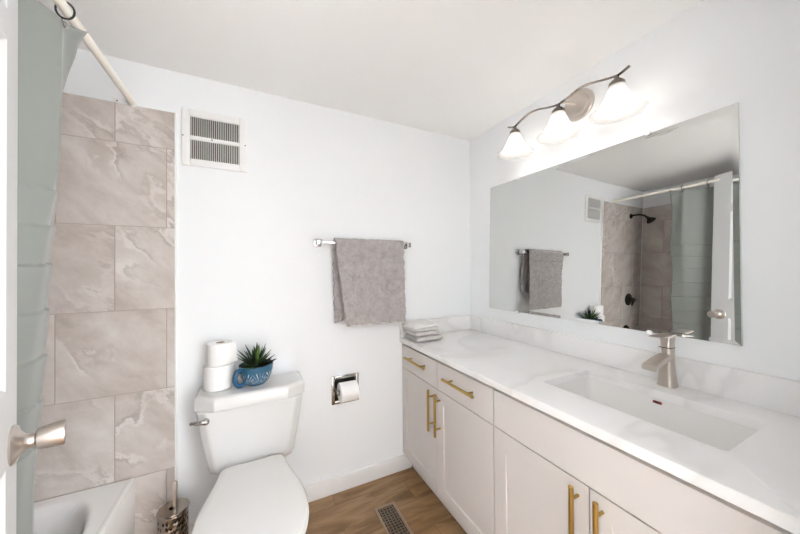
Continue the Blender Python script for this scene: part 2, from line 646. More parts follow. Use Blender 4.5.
obj('knob_grip', lathe_axis(nb(), [(0.0, 0.036), (0.021, 0.036), (0.024, 0.038), (0.030, 0.078), (0.029, 0.081), (0.024, 0.082), (0.0, 0.080)], kp, DN, 40, False, False), 'nickel', knob)
hb = nb()
for z in (0.25, 1.05, 1.88):
    p = DE + DU * (DWID + 0.005)
    tube(hb, [(p.x, p.y, z), (p.x, p.y, z + 0.09)], 0.007)
obj('door_hinge', hb, 'nickel', door)

# ------------------------------------------------------------------ bathtub, rod and curtain
tub = thing('bathtub', 'white alcove bathtub set against the taupe tiled wall', 'bathtub', (-0.82, 0.98, 0))
TX0, TX1, TY0, TY1, TZ = XT + 0.001, -0.502, YF + 0.003, YT - 0.001, 0.402


def tub_top(u, v):
    x = TX0 + (TX1 - TX0) * u
    y = TY0 + (TY1 - TY0) * v
    cx, cy, rx, ry = -0.835, 0.955, 0.262, 0.775
    q = (abs((x - cx) / rx) ** 3.6 + abs((y - cy) / ry) ** 5.0) ** (1 / 4.2)
    s = min(max((1.05 - q) / 0.15, 0), 1)
    s = s * s * (3 - 2 * s)
    return (x, y, TZ - 0.30 * s - 0.004 * (1 - s))


b = nb()
vs = grid(b, tub_top, 72, 110)
obj('basin', b, 'tub', tub, 60)
b = nb()
sec = [(TX1 - 0.03, TZ - 0.005), (TX1 - 0.012, TZ), (TX1 - 0.003, TZ - 0.004), (TX1, TZ - 0.014), (TX1 - 0.004, 0.10), (TX1 - 0.016, 0.085), (TX1 - 0.016, 0.0), (TX1 - 0.03, 0.0)]
ringloft(b, [[(x, TY0, z) for x, z in sec], [(x, TY1, z) for x, z in sec]])
obj('apron', b, 'tub', tub, 40)

RX, RZ, RR = -0.513, 2.177, 0.0145
rod = thing('curtain_rod', 'cream tubular shower curtain rod fixed to the back wall', 'curtain rod', (RX, D, RZ))
obj('tube', tube(nb(), [(RX, YF + 0.001, RZ), (RX, D - 0.011, RZ)], RR, 24), 'rodcream', rod)
b = nb()
lathe_axis(b, [(0.021, 0.0), (0.021, 0.006), (0.016, 0.012), (0.0, 0.012)], (RX, D - 0.0005, RZ), (0, -1, 0), 28)
box(b, RX - 0.075, D - 0.005, RZ - 0.016, RX, D, RZ + 0.012, 0.004)
obj('wall_flange', b, 'vent', rod)
obj('screw', lathe_axis(nb(), [(0.0035, 0), (0.0035, 0.001), (0, 0.001)], (RX - 0.058, D - 0.005, RZ - 0.002), (0, -1, 0), 12), 'screw', rod)

cur = thing('shower_curtain', 'sage green shower curtain with stitched tiers hanging into the tub', 'curtain', (-0.56, 0.8, RZ))
SEAMS = [1.615, 1.51, 1.40, 1.262, 1.12, 0.98, 0.84]
CY0, CY1, CZT, CZB = 0.36, 1.340, 2.143, 0.335
EDGE = [(2.20, -0.480), (2.155, -0.484), (2.114, -0.516), (2.02, -0.539), (1.953, -0.553), (1.80, -0.566), (1.607, -0.571), (1.349, -0.581), (1.19, -0.590), (0.905, -0.602), (0.75, -0.612), (0.30, -0.630)]


def edge_x(z):
    for (z1, x1), (z0, x0) in zip(EDGE, EDGE[1:]):
        if z >= z0:
            t = (z - z0) / (z1 - z0)
            return x0 + (x1 - x0) * min(t, 1)
    return EDGE[-1][1]


def curtain(u, v):
    y = CY0 + (CY1 - CY0) * u
    z = CZB + (CZT - CZB) * v
    body = -0.537 - 0.083 * min(1.0, max(0.0, (1.75 - z) / 1.3))
    d = CY1 - y
    ph = (d - 0.09) / 0.31 * 2 * PI
    x = body - 0.026 * (1 - math.cos(ph)) * (0.25 + 0.70 * v) if d > 0.09 else body
    # last fold: from the crease out to the free edge
    k = max(0.0, 1 - d / 0.09)
    ks = k * k * (3 - 2 * k) * 0.5 + k * 0.5
    x = x * (1 - ks) + edge_x(z) * ks
    x += 0.011 * math.exp(-((d - 0.088) / 0.022) ** 2) * min(1.0, max(0.0, (z - 1.45) / 0.25))
    z += 0.034 * k * k * max(0, (v - 0.965) / 0.035)               # corner pulled up to the rod
    y += 0.006 * k * math.sin(v * 19)
    tier = 0.0
    for s in SEAMS:
        dz = z - s - 0.010 * math.sin(y * 9 + s * 5)
        if dz < 0:
            tier += 0.0055 * math.exp(dz / 0.030)
        else:
            tier -= 0.0035 * math.exp(-dz / 0.012)
    wr = 0.008 * noise.noise(Vector((y * 6, z * 1.5, 3.1))) * (1 - 0.7 * k)
    return (x + tier + wr, y, z)


b = nb()
grid(b, curtain, 110, 420)
o = obj('cloth', b, 'curtain', cur, 180)
md = o.modifiers.new('thick', 'SOLIDIFY')
md.thickness = 0.0016
for y in (1.255, 1.090, 0.925, 0.760, 0.595, 0.430):
    bb = nb()
    pts = [(RX + 0.021 * math.cos(a), y, RZ - 0.004 + 0.026 * math.sin(a)) for a in [2 * PI * k / 20 for k in range(21)]]
    tube(bb, pts, 0.0028, 8)
    tube(bb, [(RX - 0.008, y, RZ - 0.029), (RX - 0.010, y, RZ - 0.050)], 0.003, 8)
    rg = obj('curtain_ring', bb, 'ringblack', cur)
    bb = lathe_axis(nb(), [(0.0, -0.003), (0.008, -0.003), (0.011, 0.0), (0.008, 0.004), (0, 0.004)], (RX + 0.001, y, RZ - 0.050), (1, 0, 0), 16)
    obj('grommet', bb, 'chrome', rg)

# shower fittings on the tiled end wall (seen in the mirror)
sh = thing('shower_sprayer', 'dark bronze shower head on a bent arm from the tiled wall', 'shower head', (-0.895, YT, 2.045))
obj('flange', lathe_axis(nb(), [(0.030, 0), (0.028, 0.006), (0.012, 0.012), (0.0, 0.012)], (-0.895, YT, 2.045), (0, -1, 0), 28), 'darkmetal', sh)
obj('arm', tube(nb(), spline([(-0.895, YT - 0.002, 2.045), (-0.895, YT - 0.06, 2.05), (-0.895, YT - 0.12, 2.03), (-0.895, YT - 0.155, 1.995)], 6), 0.0105, 14), 'darkmetal', sh)
hd = obj('head', lathe_axis(nb(), [(0.0, -0.005), (0.013, -0.005), (0.015, 0.012), (0.022, 0.022), (0.041, 0.046), (0.044, 0.056), (0.040, 0.060), (0.0, 0.058)], (-0.895, YT - 0.155, 1.998), (0, -0.62, -0.78), 32), 'darkmetal', sh)
sv = thing('shower_mixer', 'dark bronze round shower valve with lever on the tiled wall', 'shower valve', (-0.895, YT, 1.03))
obj('escutcheon', lathe_axis(nb(), [(0.074, 0), (0.072, 0.006), (0.052, 0.016), (0.030, 0.022), (0.0, 0.022)], (-0.895, YT, 1.03), (0, -1, 0), 40), 'darkmetal', sv)
b = lathe_axis(nb(), [(0.026, 0.02), (0.024, 0.06), (0.018, 0.068), (0, 0.068)], (-0.895, YT, 1.03), (0, -1, 0), 28)
tube(b, [(-0.895, YT - 0.055, 1.03), (-0.86, YT - 0.06, 1.0), (-0.83, YT - 0.062, 0.965)], [0.013, 0.011, 0.008], 14)
obj('lever', b, 'darkmetal', sv)

# ------------------------------------------------------------------ vanity
FX = 0.915                                            # plane of the drawer and door faces
CT0, CT1 = 0.877, 0.907


def bar_pull(parent, p0, p1, r=0.0074):
    """gold bar on two posts; p0/p1 are the bar ends, standing off the face toward -x"""
    p0, p1 = Vector(p0), Vector(p1)
    bb = tube(nb(), [p0, p1], r, 16)
    h = obj('bar_pull', bb, 'gold', parent)
    for t in (0.17, 0.83):
        q = p0.lerp(p1, t)
        obj('pull_post', tube(nb(), [q, (FX + 0.0005, q.y, q.z)], 0.0048, 12), 'gold', h)
    return h


def face_mtx(y1, z0, x=FX):
    # u runs toward -y (to the right as seen from the room), n into +x, v up
    return Matrix(((0, 1, 0, x), (-1, 0, 0, y1), (0, 0, 1, z0), (0, 0, 0, 1)))


def shaker(name, y1, y0, z0, z1, parent, rail=0.055, flat=False):
    w, h = y1 - y0, z1 - z0
    pn = [] if flat else [(rail, 0.058, w - rail, h - 0.064)]
    bb = panelled(nb(), w, h, 0.019, pn, 0.007, 0.0012, 0, face_mtx(y1, z0))
    t = bb
    o = obj(name, t, 'cabinet', parent, 25)
    md = o.modifiers.new('soft', 'BEVEL')
    md.width = 0.0012
    md.segments = 2
    md.limit_method = 'ANGLE'
    return o


g = 0.0024


def cabinet_body(parent, y0, y1, open_top=False):
    bb = nb()
    x0, x1 = FX + 0.021, W - 0.002
    z0, z1 = 0.115, CT0 - 0.001
    box(bb, x0, y0, z0, x1, y0 + 0.016, z1)
    box(bb, x0, y1 - 0.016, z0, x1, y1, z1)
    box(bb, x0, y0 + 0.016, z0, x1, y1 - 0.016, z0 + 0.016)
    box(bb, x1 - 0.006, y0 + 0.016, z0, x1, y1 - 0.016, z1)
    box(bb, x0, y0 + 0.016, z1 - 0.02, x0 + 0.02, y1 - 0.016, z1)
    box(bb, x0, y0 + 0.016, 0.69, x0 + 0.016, y1 - 0.016, 0.715)
    box(bb, x0, (y0 + y1) / 2 - 0.02, z0, x0 + 0.016, (y0 + y1) / 2 + 0.02, z1)
    obj('carcass', bb, 'cabinet', parent, 0)
    bb = box(nb(), FX + 0.075, y0, 0.0, FX + 0.09, y1, 0.1145)
    box(bb, FX + 0.09, y0, 0.0, x1, y0 + 0.014, 0.1145)
    box(bb, FX + 0.09, y1 - 0.014, 0.0, x1, y1, 0.1145)
    obj('toe_kick', bb, 'cabinet', parent, 0)


YA, YB, YC, YM, YS = D - 0.001, 0.957, 0.157, 1.390, 0.557
cab = thing('vanity_cabinet', 'white vanity cabinet with two drawers over two doors beside the back wall', 'cabinet', (1.2, 1.39, 0), 'vanity cabinets')
cabinet_body(cab, YB + 0.001, YA)
obj('filler_strip', box(nb(), FX + 0.004, 1.815, 0.12, FX + 0.021, YA, 0.862), 'cabinet', cab, 0)
d1 = shaker('drawer', 1.814, YM + g, 0.707, 0.858, cab, flat=True)
bar_pull(d1, (0.880, 1.722, 0.797), (0.880, 1.478, 0.797))
d2 = shaker('drawer', YM - g, YB + g + 0.001, 0.707, 0.858, cab, flat=True)
bar_pull(d2, (0.880, 1.290, 0.797), (0.880, 1.050, 0.797))
d3 = shaker('door', 1.814, YM + g, 0.122, 0.7025, cab)
bar_pull(d3, (0.880, 1.430, 0.692), (0.880, 1.430, 0.462))
d4 = shaker('door', YM - g, YB + g + 0.001, 0.122, 0.7025, cab)
bar_pull(d4, (0.880, 1.361, 0.692), (0.880, 1.361, 0.462))

cab2 = thing('vanity_cabinet', 'white sink cabinet with a plain panel over two doors, below the basin', 'cabinet', (1.2, 0.55, 0), 'vanity cabinets')
cabinet_body(cab2, YC, YB)
shaker('front_panel', YB - g, YC, 0.707, 0.858, cab2, flat=True)
d5 = shaker('door', YB - g, YS + g, 0.122, 0.7025, cab2, 0.062)
bar_pull(d5, (0.880, 0.592, 0.697), (0.880, 0.592, 0.467))
d6 = shaker('door', YS - g, YC, 0.122, 0.7025, cab2, 0.062)
bar_pull(d6, (0.880, 0.519, 0.697), (0.880, 0.519, 0.467))

# countertop with the sink opening
ct = thing('countertop', 'white veined quartz countertop running along the right wall', 'countertop', (1.2, 1.0, CT0))
SX0, SX1, SY0, SY1, SR = 1.069, 1.375, 0.305, 0.836, 0.015


def rrect(x0, x1, y0, y1, r, k=5):
    out = []
    for cx, cy, a0 in ((x1 - r, y1 - r, 0), (x0 + r, y1 - r, PI / 2), (x0 + r, y0 + r, PI), (x1 - r, y0 + r, 1.5 * PI)):
        for i in range(k + 1):
            a = a0 + PI / 2 * i / k
            out.append((cx + r * math.cos(a), cy + r * math.sin(a)))
    return out


def slab_with_hole(bb, x0, x1, y0, y1, z0, z1, hole):
    # outer ring matched point for point with the hole by projecting on the rectangle
    n = len(hole)
    hx = sum(p[0] for p in hole) / n
    hy = sum(p[1] for p in hole) / n
    k = n // 4
    outer = []
    corners = [(x1, y1), (x0, y1), (x0, y0), (x1, y0)]
    for q in range(4):
        for i in range(k):
            t = i / (k - 1) - 0.5
            cx, cy = corners[q]
            e = 0.004
            dx, dy = [(0, 1), (-1, 0), (0, -1), (1, 0)][q]
            # tiny rounding at the slab corner
            ang = [0, PI / 2, PI, 1.5 * PI][q] + PI / 2 * i / (k - 1)
            ccx = cx - math.copysign(e, cx - (x0 + x1) / 2)
            ccy = cy - math.copysign(e, cy - (y0 + y1) / 2)
            outer.append((ccx + e * math.cos(ang), ccy + e * math.sin(ang)))
    ez = 0.002
    mid = [((p[0] - (x0 + x1) / 2) * (1 - 2 * ez / (x1 - x0)) + (x0 + x1) / 2, (p[1] - (y0 + y1) / 2) * (1 - 2 * ez / (y1 - y0)) + (y0 + y1) / 2) for p in outer]
    rings = [[(x, y, z0) for x, y in hole], [(x, y, z1 - 0.001) for x, y in hole], [(hx + (x - hx) * 1.004, hy + (y - hy) * 1.003, z1) for x, y in hole],
             [(x, y, z1) for x, y in mid], [(x, y, z1 - ez) for x, y in outer], [(x, y, z0) for x, y in outer]]
    vs = ringloft(bb, rings, False, False)
    a, z = vs[0], vs[-1]
    for i in range(n):
        j = (i + 1) % n
        bb.faces.new((z[i], z[j], a[j], a[i]))


hole = rrect(SX0, SX1, SY0, SY1, SR)
bb = nb()
slab_with_hole(bb, 0.899, W - 0.001, YF + 0.03, D - 0.001, CT0, CT1, hole)
obj('slab', bb, 'quartz', ct, 40)
obj('backsplash', box(nb(), W - 0.021, YF + 0.03, CT1 + 0.0005, W - 0.001, D - 0.001, 1.017, 0.002), 'quartz', ct)
obj('side_splash', box(nb(), 0.899, D - 0.021, CT1 + 0.0005, W - 0.0215, D - 0.001, 1.015, 0.002), 'quartz', ct)

sk = thing('sink', 'white rectangular undermount sink set into the countertop', 'sink', (1.222, 0.571, 0.74))
bb = nb()
ZB = 0.752


def sring(x0, x1, y0, y1, r, z):
    return [(x, y, z) for x, y in rrect(x0, x1, y0, y1, r)]


ringloft(bb, [sring(SX0 - 0.022, SX1 + 0.022, SY0 - 0.022, SY1 + 0.022, SR + 0.02, CT0 - 0.0008),
              sring(SX0 - 0.003, SX1 + 0.003, SY0 - 0.006, SY1 + 0.006, SR + 0.004, CT0 - 0.0008),
              sring(SX0 - 0.004, SX1 + 0.004, SY0 - 0.004, SY1 + 0.004, SR, CT0 - 0.010),
              sring(SX0 + 0.006, SX1 - 0.010, SY0 + 0.012, SY1 - 0.012, SR, ZB + 0.022),
              sring(SX0 + 0.014, SX1 - 0.018, SY0 + 0.022, SY1 - 0.022, SR * 0.9, ZB + 0.005),
              sring(SX0 + 0.035, SX1 - 0.04, SY0 + 0.05, SY1 - 0.05, SR * 0.7, ZB)], False, True)
obj('basin', bb, 'sinkware', sk, 50)
bb = nb()
ov = obj('overflow_slot', box(nb(), SX1 - 0.005, 0.562, CT0 - 0.021, SX1 + 0.003, 0.590, CT0 - 0.011, 0.003), 'red', sk)
ov['label'] = 'dark red overflow slot in the back of the basin'
obj('overflow_hole', box(nb(), SX1 - 0.0065, 0.570, CT0 - 0.0195, SX1 - 0.0048, 0.583, CT0 - 0.013, 0.001), 'black', ov)
obj('drain', lathe(nb(), [(0.0, 0.0), (0.024, 0.0), (0.024, 0.004), (0.018, 0.005), (0.016, 0.003), (0.0, 0.003)], 1.225, 0.571, ZB, 28, False, False), 'chrome', sk)

# faucet
FXC, FYC = 1.464, 0.580
fa = thing('faucet', 'brushed nickel single-handle faucet standing behind the sink', 'faucet', (FXC, FYC, CT1))


def sq(cx, cy, hx, hy, z, r=0.3, n=8):
    r = min(hx, hy) * r
    return [(x, y, z) for x, y in rrect(cx - hx, cx + hx, cy - hy, cy + hy, r, 4)]


bb = nb()
secs = [(0.0, 0.0275, 0.0285), (0.004, 0.0275, 0.0285), (0.02, 0.0245, 0.0255), (0.05, 0.0222, 0.0232), (0.085, 0.0208, 0.0213), (0.12, 0.0203, 0.0208), (0.150, 0.0203, 0.0208)]
ringloft(bb, [sq(FXC, FYC, a, c, CT1 + 0.0003 + z, 0.55) for z, a, c in secs])
obj('body', bb, 'nickel', fa, 40)
bb = nb()
rings = []
for t in [i / 12 for i in range(13)]:
    x = FXC - 0.006 - 0.132 * t
    z = CT1 + 0.116 - 0.008 * t - 0.016 * t * t
    hy = 0.0195 + 0.004 * t
    hz = 0.0125 - 0.002 * t
    rings.append([(x, FYC + a, z + c) for a, c in rrect(-hy, hy, -hz, hz, 0.005, 3)])
ringloft(bb, rings)
obj('spout', bb, 'nickel', fa, 40)
bb = nb()
ringloft(bb, [sq(FXC, FYC, 0.0198, 0.0203, CT1 + 0.1535 + z, 0.55) for z in (0.0, 0.001, 0.0235)])
obj('collar', bb, 'nickel', fa, 40)
bb = nb()
ringloft(bb, [sq(FXC, FYC, 0.0215, 0.022, CT1 + 0.1785, 0.5), sq(FXC, FYC, 0.0215, 0.022, CT1 + 0.196, 0.5)])
rings = []
for t in [i / 10 for i in range(11)]:
    x = FXC + 0.0225 - 0.108 * t
    z = CT1 + 0.197 + 0.003 * t * t + 0.002 * (1 - t)
    hy = 0.0225
    hz = 0.0042 - 0.0022 * t
    rings.append([(x, FYC + a, z + c) for a, c in rrect(-hy, hy, -hz, hz, 0.0016, 3)])
ringloft(bb, rings)
obj('lever', bb, 'nickel', fa, 40)
bb = nb()
box(bb, FXC - 0.0185, FYC - 0.019, CT1 + 0.1500, FXC + 0.0185, FYC + 0.019, CT1 + 0.1537)
obj('joint_ring', bb, 'black', fa)

# folded washcloths on the counter
CGR = 'folded washcloths on the counter'


def washcloth(z, h, m, label, dx, dy, rot, w=0.18, dp=0.18, seed=0, messy=0.0):
    cx, cy = 1.004 + dx, 1.710 + dy
    root = None
    bb = nb()
    folds = 2 if messy else 1
    hl = h / folds

    def layer(k):
        # one leaf of cloth: rounded pillow section, softly wavy
        nu, nv = 40, 36
        zc = z + hl * (k + 0.5)
        top, bot = [], []

        def f(u, v, s):
            a, c = 2 * u - 1, 2 * v - 1
            e = (1 - abs(a) ** 6) ** 0.5 * (1 - abs(c) ** 7) ** 0.5
            wob = 1 + 0.02 * noise.noise(Vector((a * 2 + seed, c * 2, k * 3.0)))
            x = a * w / 2 * wob + 0.004 * k * c
            y = c * dp / 2 * wob
            zz = zc + s * hl * 0.495 * e
            if s > 0 and k == folds - 1:
                zz += messy * (0.5 + 0.9 * noise.noise(Vector((a * 1.3 + seed, c * 1.7, 7)))) * e
            xr = x * math.cos(rot) - y * math.sin(rot)
            yr = x * math.sin(rot) + y * math.cos(rot)
            return (cx + xr, cy + yr, zz)
        grid(bb, lambda u, v: f(u, v, 1), nu, nv)
        grid(bb, lambda u, v: f(u, v, -1), nu, nv)
    for k in range(folds):
        layer(k)
    bmesh.ops.remove_doubles(bb, verts=bb.verts, dist=1e-5)
    o = obj('washcloth', bb, m, None, 80, True, (cx, cy, z))
    tag(o, label, 'washcloth', CGR)


washcloth(CT1 + 0.0006, 0.034, 'clothgrey', 'folded grey washcloth at the bottom of the stack on the counter', 0.012, -0.004, 0.02, 0.204, 0.180, 1)
washcloth(CT1 + 0.0352, 0.033, 'clothgrey', 'folded grey washcloth in the middle of the stack, directly under the white one', 0.0, 0.0, -0.03, 0.196, 0.176, 2)
washcloth(CT1 + 0.0688, 0.032, 'clothwhite', 'loosely folded white washcloth on top of the stack', -0.006, 0.002, 0.05, 0.196, 0.172, 5, 0.024)

# ------------------------------------------------------------------ mirror
e0, e1, off = -0.01235, 0.0, 0.0155
YM0, YM1, ZM0, ZM1 = 0.392, 1.588, 1.100, 1.949


def mx_(y, z, d=0.0):
    # hung a little out of true and faintly bowed, as the reflections show
    return W - off + e0 * (y - 1.0) + 0.017 * (z - 1.6) + 0.015 * (z - 1.6) ** 2 + 0.012 * (y - 0.85) * (z - 1.6) - 0.010 * max(0.0, 0.87 - y) ** 2 - d


mi = thing('mirror', 'large frameless mirror with a slanted rim, clipped to the wall above the countertop', 'mirror', (W, 1.0, ZM0))
BV, BD = 0.016, 0.0013


def mp_(y, z, d=0.0):
    return (mx_(y, z, d), y, z)


bb = nb()
inn = [mp_(YM0 + BV, ZM0 + BV), mp_(YM1 - BV, ZM0 + BV), mp_(YM1 - BV, ZM1 - BV), mp_(YM0 + BV, ZM1 - BV)]
grid(bb, lambda u, v: mp_(YM0 + BV + (YM1 - YM0 - 2 * BV) * u, ZM0 + BV + (ZM1 - ZM0 - 2 * BV) * v), 60, 60)
obj('glass', bb, 'mirror', mi, 180, True)
bb = nb()


def loop(in_, d, n=24):
    a0, a1, b0, b1 = YM0 + in_, YM1 - in_, ZM0 + in_, ZM1 - in_
    pts = [(a0 + (a1 - a0) * k / n, b0) for k in range(n)] + [(a1, b0 + (b1 - b0) * k / n) for k in range(n)]
    pts += [(a1 - (a1 - a0) * k / n, b1) for k in range(n)] + [(a0, b1 - (b1 - b0) * k / n) for k in range(n)]
    return [mp_(y, z, d) for y, z in pts]


ringloft(bb, [loop(BV, 0.0), loop(0.0, BD)], False, False)
obj('slanted_rim', bb, 'mirror', mi, 0)
bb = nb()
out = loop(0.0, BD)
ringloft(bb, [out, [(W - 0.001, p[1], p[2]) for p in out]], False, True)
obj('backing', bb, 'glassedge', mi, 0)
for y, z, s in ((0.655, ZM1, 1), (1.345, ZM1, 1), (0.655, ZM0, -1), (1.345, ZM0, -1)):
    x = mx_(y, z)
    cb = nb()
    lathe_axis(cb, [(0.0, 0.0), (0.011, 0.0), (0.011, 0.004), (0.008, 0.006), (0, 0.006)], (x - 0.0045, y, z + s * 0.002), (-1, 0, 0), 20)
    tube(cb, [(W - 0.0005, y, z + s * 0.0065), (x - 0.004, y, z + s * 0.0065)], 0.005, 10)
    obj('mounting_clip', cb, 'clip', mi)

# ------------------------------------------------------------------ vanity light
LX = W - 0.15
vl = thing('vanity_light', 'three-lamp brushed nickel wall light with frosted bell shades above the mirror', 'wall light', (W, 0.965, 2.22))
obj('back_plate', lathe_axis(nb(), [(0.078, 0.0), (0.078, 0.010), (0.074, 0.014), (0.060, 0.016), (0.056, 0.026), (0.040, 0.032), (0, 0.033)], (W - 0.0005, 0.955, 2.222), (-1, 0, 0), 48), 'nickel', vl)
obj('bracket', tube(nb(), spline([(W - 0.03, 0.955, 2.222), (W - 0.09, 0.952, 2.214), (LX, 0.95, 2.199)], 6), 0.0085, 14), 'nickel', vl)
BARP = [(1.290, 2.222), (1.265, 2.212), (1.241, 2.206), (1.194, 2.222), (1.140, 2.235), (1.085, 2.229), (1.026, 2.210), (0.967, 2.197), (0.910, 2.206), (0.858, 2.217), (0.810, 2.213), (0.759, 2.198), (0.705, 2.184), (0.680, 2.186), (0.652, 2.196)]
bb = nb()
rings = []
sp = spline([(LX, y, z) for y, z in BARP], 5)
for i, p in enumerate(sp):
    a, c = sp[max(i - 1, 0)], sp[min(i + 1, len(sp) - 1)]
    t = (c - a).normalized()
    nrm = Vector((0, -t.z, t.y))
    if nrm.z < 0:
        nrm = -nrm
    rings.append([p + Vector((math.cos(q) * 0.0075, 0, 0)) + nrm * (math.sin(q) * 0.0042) for q in [2 * PI * k / 12 for k in range(12)]])
ringloft(bb, rings)
obj('wavy_bar', bb, 'fixture', vl)
for y, zt in ((1.241, 2.203), (0.967, 2.194), (0.700, 2.181)):
    cup = obj('lamp_cup', lathe(nb(), [(0.008, 0.0), (0.010, -0.012), (0.020, -0.018), (0.029, -0.028), (0.031, -0.042), (0.029, -0.042), (0.0, -0.036)], LX, y, zt, 32, True, False), 'fixture', vl)
    pr = [(0.027, -0.034), (0.030, -0.040), (0.037, -0.062), (0.047, -0.088), (0.058, -0.111), (0.072, -0.130), (0.088, -0.145), (0.102, -0.153)]
    bb = nb()
    lathe(bb, pr, LX, y, zt, 48, False, False)
    s = obj('glass_shade', bb, 'shade', vl, 180)
    md = s.modifiers.new('thick', 'SOLIDIFY')
    md.thickness = 0.003
    bl = lathe(nb(), [(0.0185, -0.090), (0.026, -0.099), (0.0305, -0.113), (0.0300, -0.124), (0.025, -0.136), (0.015, -0.143), (0.0, -0.1455)], LX, y, zt, 28, True, False)
    bulb = obj('bulb', bl, 'bulb', vl, 180)
    obj('bulb_base', lathe(nb(), [(0.0, -0.037), (0.013, -0.037), (0.013, -0.060), (0.0165, -0.072), (0.0180, -0.0895), (0.0, -0.0895)], LX, y, zt, 24, False, False), 'trim', bulb)

# ------------------------------------------------------------------ back wall fittings
v = thing('wall_vent', 'white louvred return-air grille high on the back wall beside the tile', 'vent', (-0.177, D, 2.055))
VX0, VX1, VZ0, VZ1 = -0.323, -0.031, 1.912, 2.201
bb = nb()
fw = 0.036
yf0, yf1 = D - 0.014, D - 0.0005
box(bb, VX0, yf0, VZ0, VX0 + fw, yf1, VZ1, 0.003)
box(bb, VX1 - fw, yf0, VZ0, VX1, yf1, VZ1, 0.003)
box(bb, VX0 + fw, yf0, VZ1 - fw, VX1 - fw, yf1, VZ1, 0.003)
box(bb, VX0 + fw, yf0, VZ0, VX1 - fw, yf1, VZ0 + fw, 0.003)
zc = (VZ0 + VZ1) / 2
box(bb, VX0 + fw, yf0, zc - 0.010, VX1 - fw, yf1, zc + 0.010, 0.002)
obj('frame', bb, 'vent', v)
obj('duct_shadow', box(nb(), VX0 + fw, D - 0.003, VZ0 + fw, VX1 - fw, D - 0.0006, VZ1 - fw), 'ventdark', v, 0).name = 'duct_shade'  # flat dark sheet standing in for duct shade behind the louvres
bb = nb()
nl = 26
for k in range(nl):
    x = VX0 + fw + (VX1 - VX0 - 2 * fw) * (k + 0.5) / nl
    for z0, z1 in ((VZ0 + fw, zc - 0.010), (zc + 0.010, VZ1 - fw)):
        t = bmesh.new()
        box(t, -0.0009, -0.0036, z0, 0.0009, 0.0036, z1)
        merge(bb, t, Matrix.Translation((x, D - 0.0082, 0)) @ Matrix.Rotation(0.40, 4, 'Z'))
obj('louvres', bb, 'vent', v, 0)
for x, z in ((VX0 + 0.006, zc + 0.004), (VX1 - 0.007, zc), ((VX0 + VX1) / 2 - 0.015, zc)):
    obj('screw', lathe_axis(nb(), [(0.0035, 0), (0.003, 0.0016), (0, 0.0016)], (x, yf0 + 0.0004, z), (0, -1, 0), 12), 'screw', v)

# towel bar
BY, BZ = D - 0.062, 1.538
tbar = thing('towel_bar', 'chrome towel bar on the back wall above the toilet paper', 'towel bar', (0.65, D, BZ))
obj('bar', box(nb(), 0.350, BY - 0.007, BZ - 0.007, 0.945, BY + 0.007, BZ + 0.007, 0.002), 'chrome', tbar)
for x in (0.347, 0.938):
    bb = box(nb(), x - 0.024, D - 0.010, BZ - 0.024, x + 0.024, D - 0.0005, BZ + 0.024, 0.004)
    box(bb, x - 0.016, D - 0.020, BZ - 0.016, x + 0.016, D - 0.010, BZ + 0.016, 0.003)
    box(bb, x - 0.012, BY - 0.013, BZ - 0.013, x + 0.012, D - 0.020, BZ + 0.013, 0.002)
    box(bb, x - 0.016, BY - 0.018, BZ - 0.016, x + 0.016, BY - 0.011, BZ + 0.016, 0.003)
    obj('post', bb, 'chrome', tbar)

# bath towel over the bar
bb = nb()
TZF, TZB = 1.040, 1.048
arc = 0.020


def towel(u, v):
    # v: 0 front hem .. 1 back hem, over the bar in the middle
    nz = noise.noise
    lf, lb = BZ - TZF, BZ - TZB
    ra = arc * PI
    s = v * (lf + ra + lb)
    xl_t, xr_t = 0.437, 0.893
    if s < lf:
        k = 1 - s / lf                                      # 0 at bar, 1 at the hem
        x = (xl_t + 0.055 * k) * (1 - u) + (xr_t - 0.002 * k) * u
        y = BY - arc - 0.012 * k - 0.010 * k * k
        z = BZ - (lf - s) - 0.006 * u * k
        y -= 0.010 * nz(Vector((x * 7, z * 4, 1.0))) * min(1, 3 * k)
        y += 0.012 * math.exp(-((x - 0.735 + 0.03 * math.sin(z * 9)) / 0.02) ** 2) * min(1, 2.2 * k)
        y -= 0.006 * math.exp(-((u - 0.02) / 0.06) ** 2)
        y += 0.005 * math.exp(-((k - 0.17) / 0.025) ** 2)      # woven band
        x += 0.005 * nz(Vector((z * 6, 0, 9))) * (1 - abs(2 * u - 1))
        if abs(2 * u - 1) > .8:
            x += 0.004 * nz(Vector((z * 14, u * 3, 4)))
        d = Vector((0, -1, 0))
    elif s < lf + ra:
        a = (s - lf) / arc
        x = xl_t * (1 - u) + xr_t * u
        y = BY - arc * math.cos(a)
        z = BZ + arc * math.sin(a) * 0.95
        d = Vector((0, -math.cos(a), math.sin(a)))
    else:
        k = (s - lf - ra) / lb
        x = (xl_t - 0.006 + 0.012 * k) * (1 - u) + (xr_t + 0.012 + 0.012 * k) * u
        y = BY + arc + 0.006 * k
        z = BZ - k * (lb - 0.150 * u)
        y += 0.006 * nz(Vector((x * 7, z * 5, 5.0))) * min(1, 3 * k)
        d = Vector((0, 1, 0))
    f = 0.0055 * nz(Vector((x * 55, v * 60, 2))) + 0.003 * nz(Vector((x * 120, v * 130, 8)))
    p = Vector((x, y, z)) + d * f
    p.y = min(p.y, D - 0.010)
    return p


grid(bb, towel, 110, 190)
tw = obj('bath_towel', bb, 'towel', None, 180, True, (0.66, BY, BZ))
tag(tw, 'thick grey terry bath towel draped over the chrome towel bar', 'towel')
md = tw.modifiers.new('thick', 'SOLIDIFY')
md.thickness = 0.009
md.offset = 1
bb = nb()
hem = [towel(i / 60, 0.0) for i in range(61)]
tube(bb, [p + Vector((0, -0.002, -0.002)) for p in hem], 0.0045, 8)
obj('hem', bb, 'towelhem', tw)

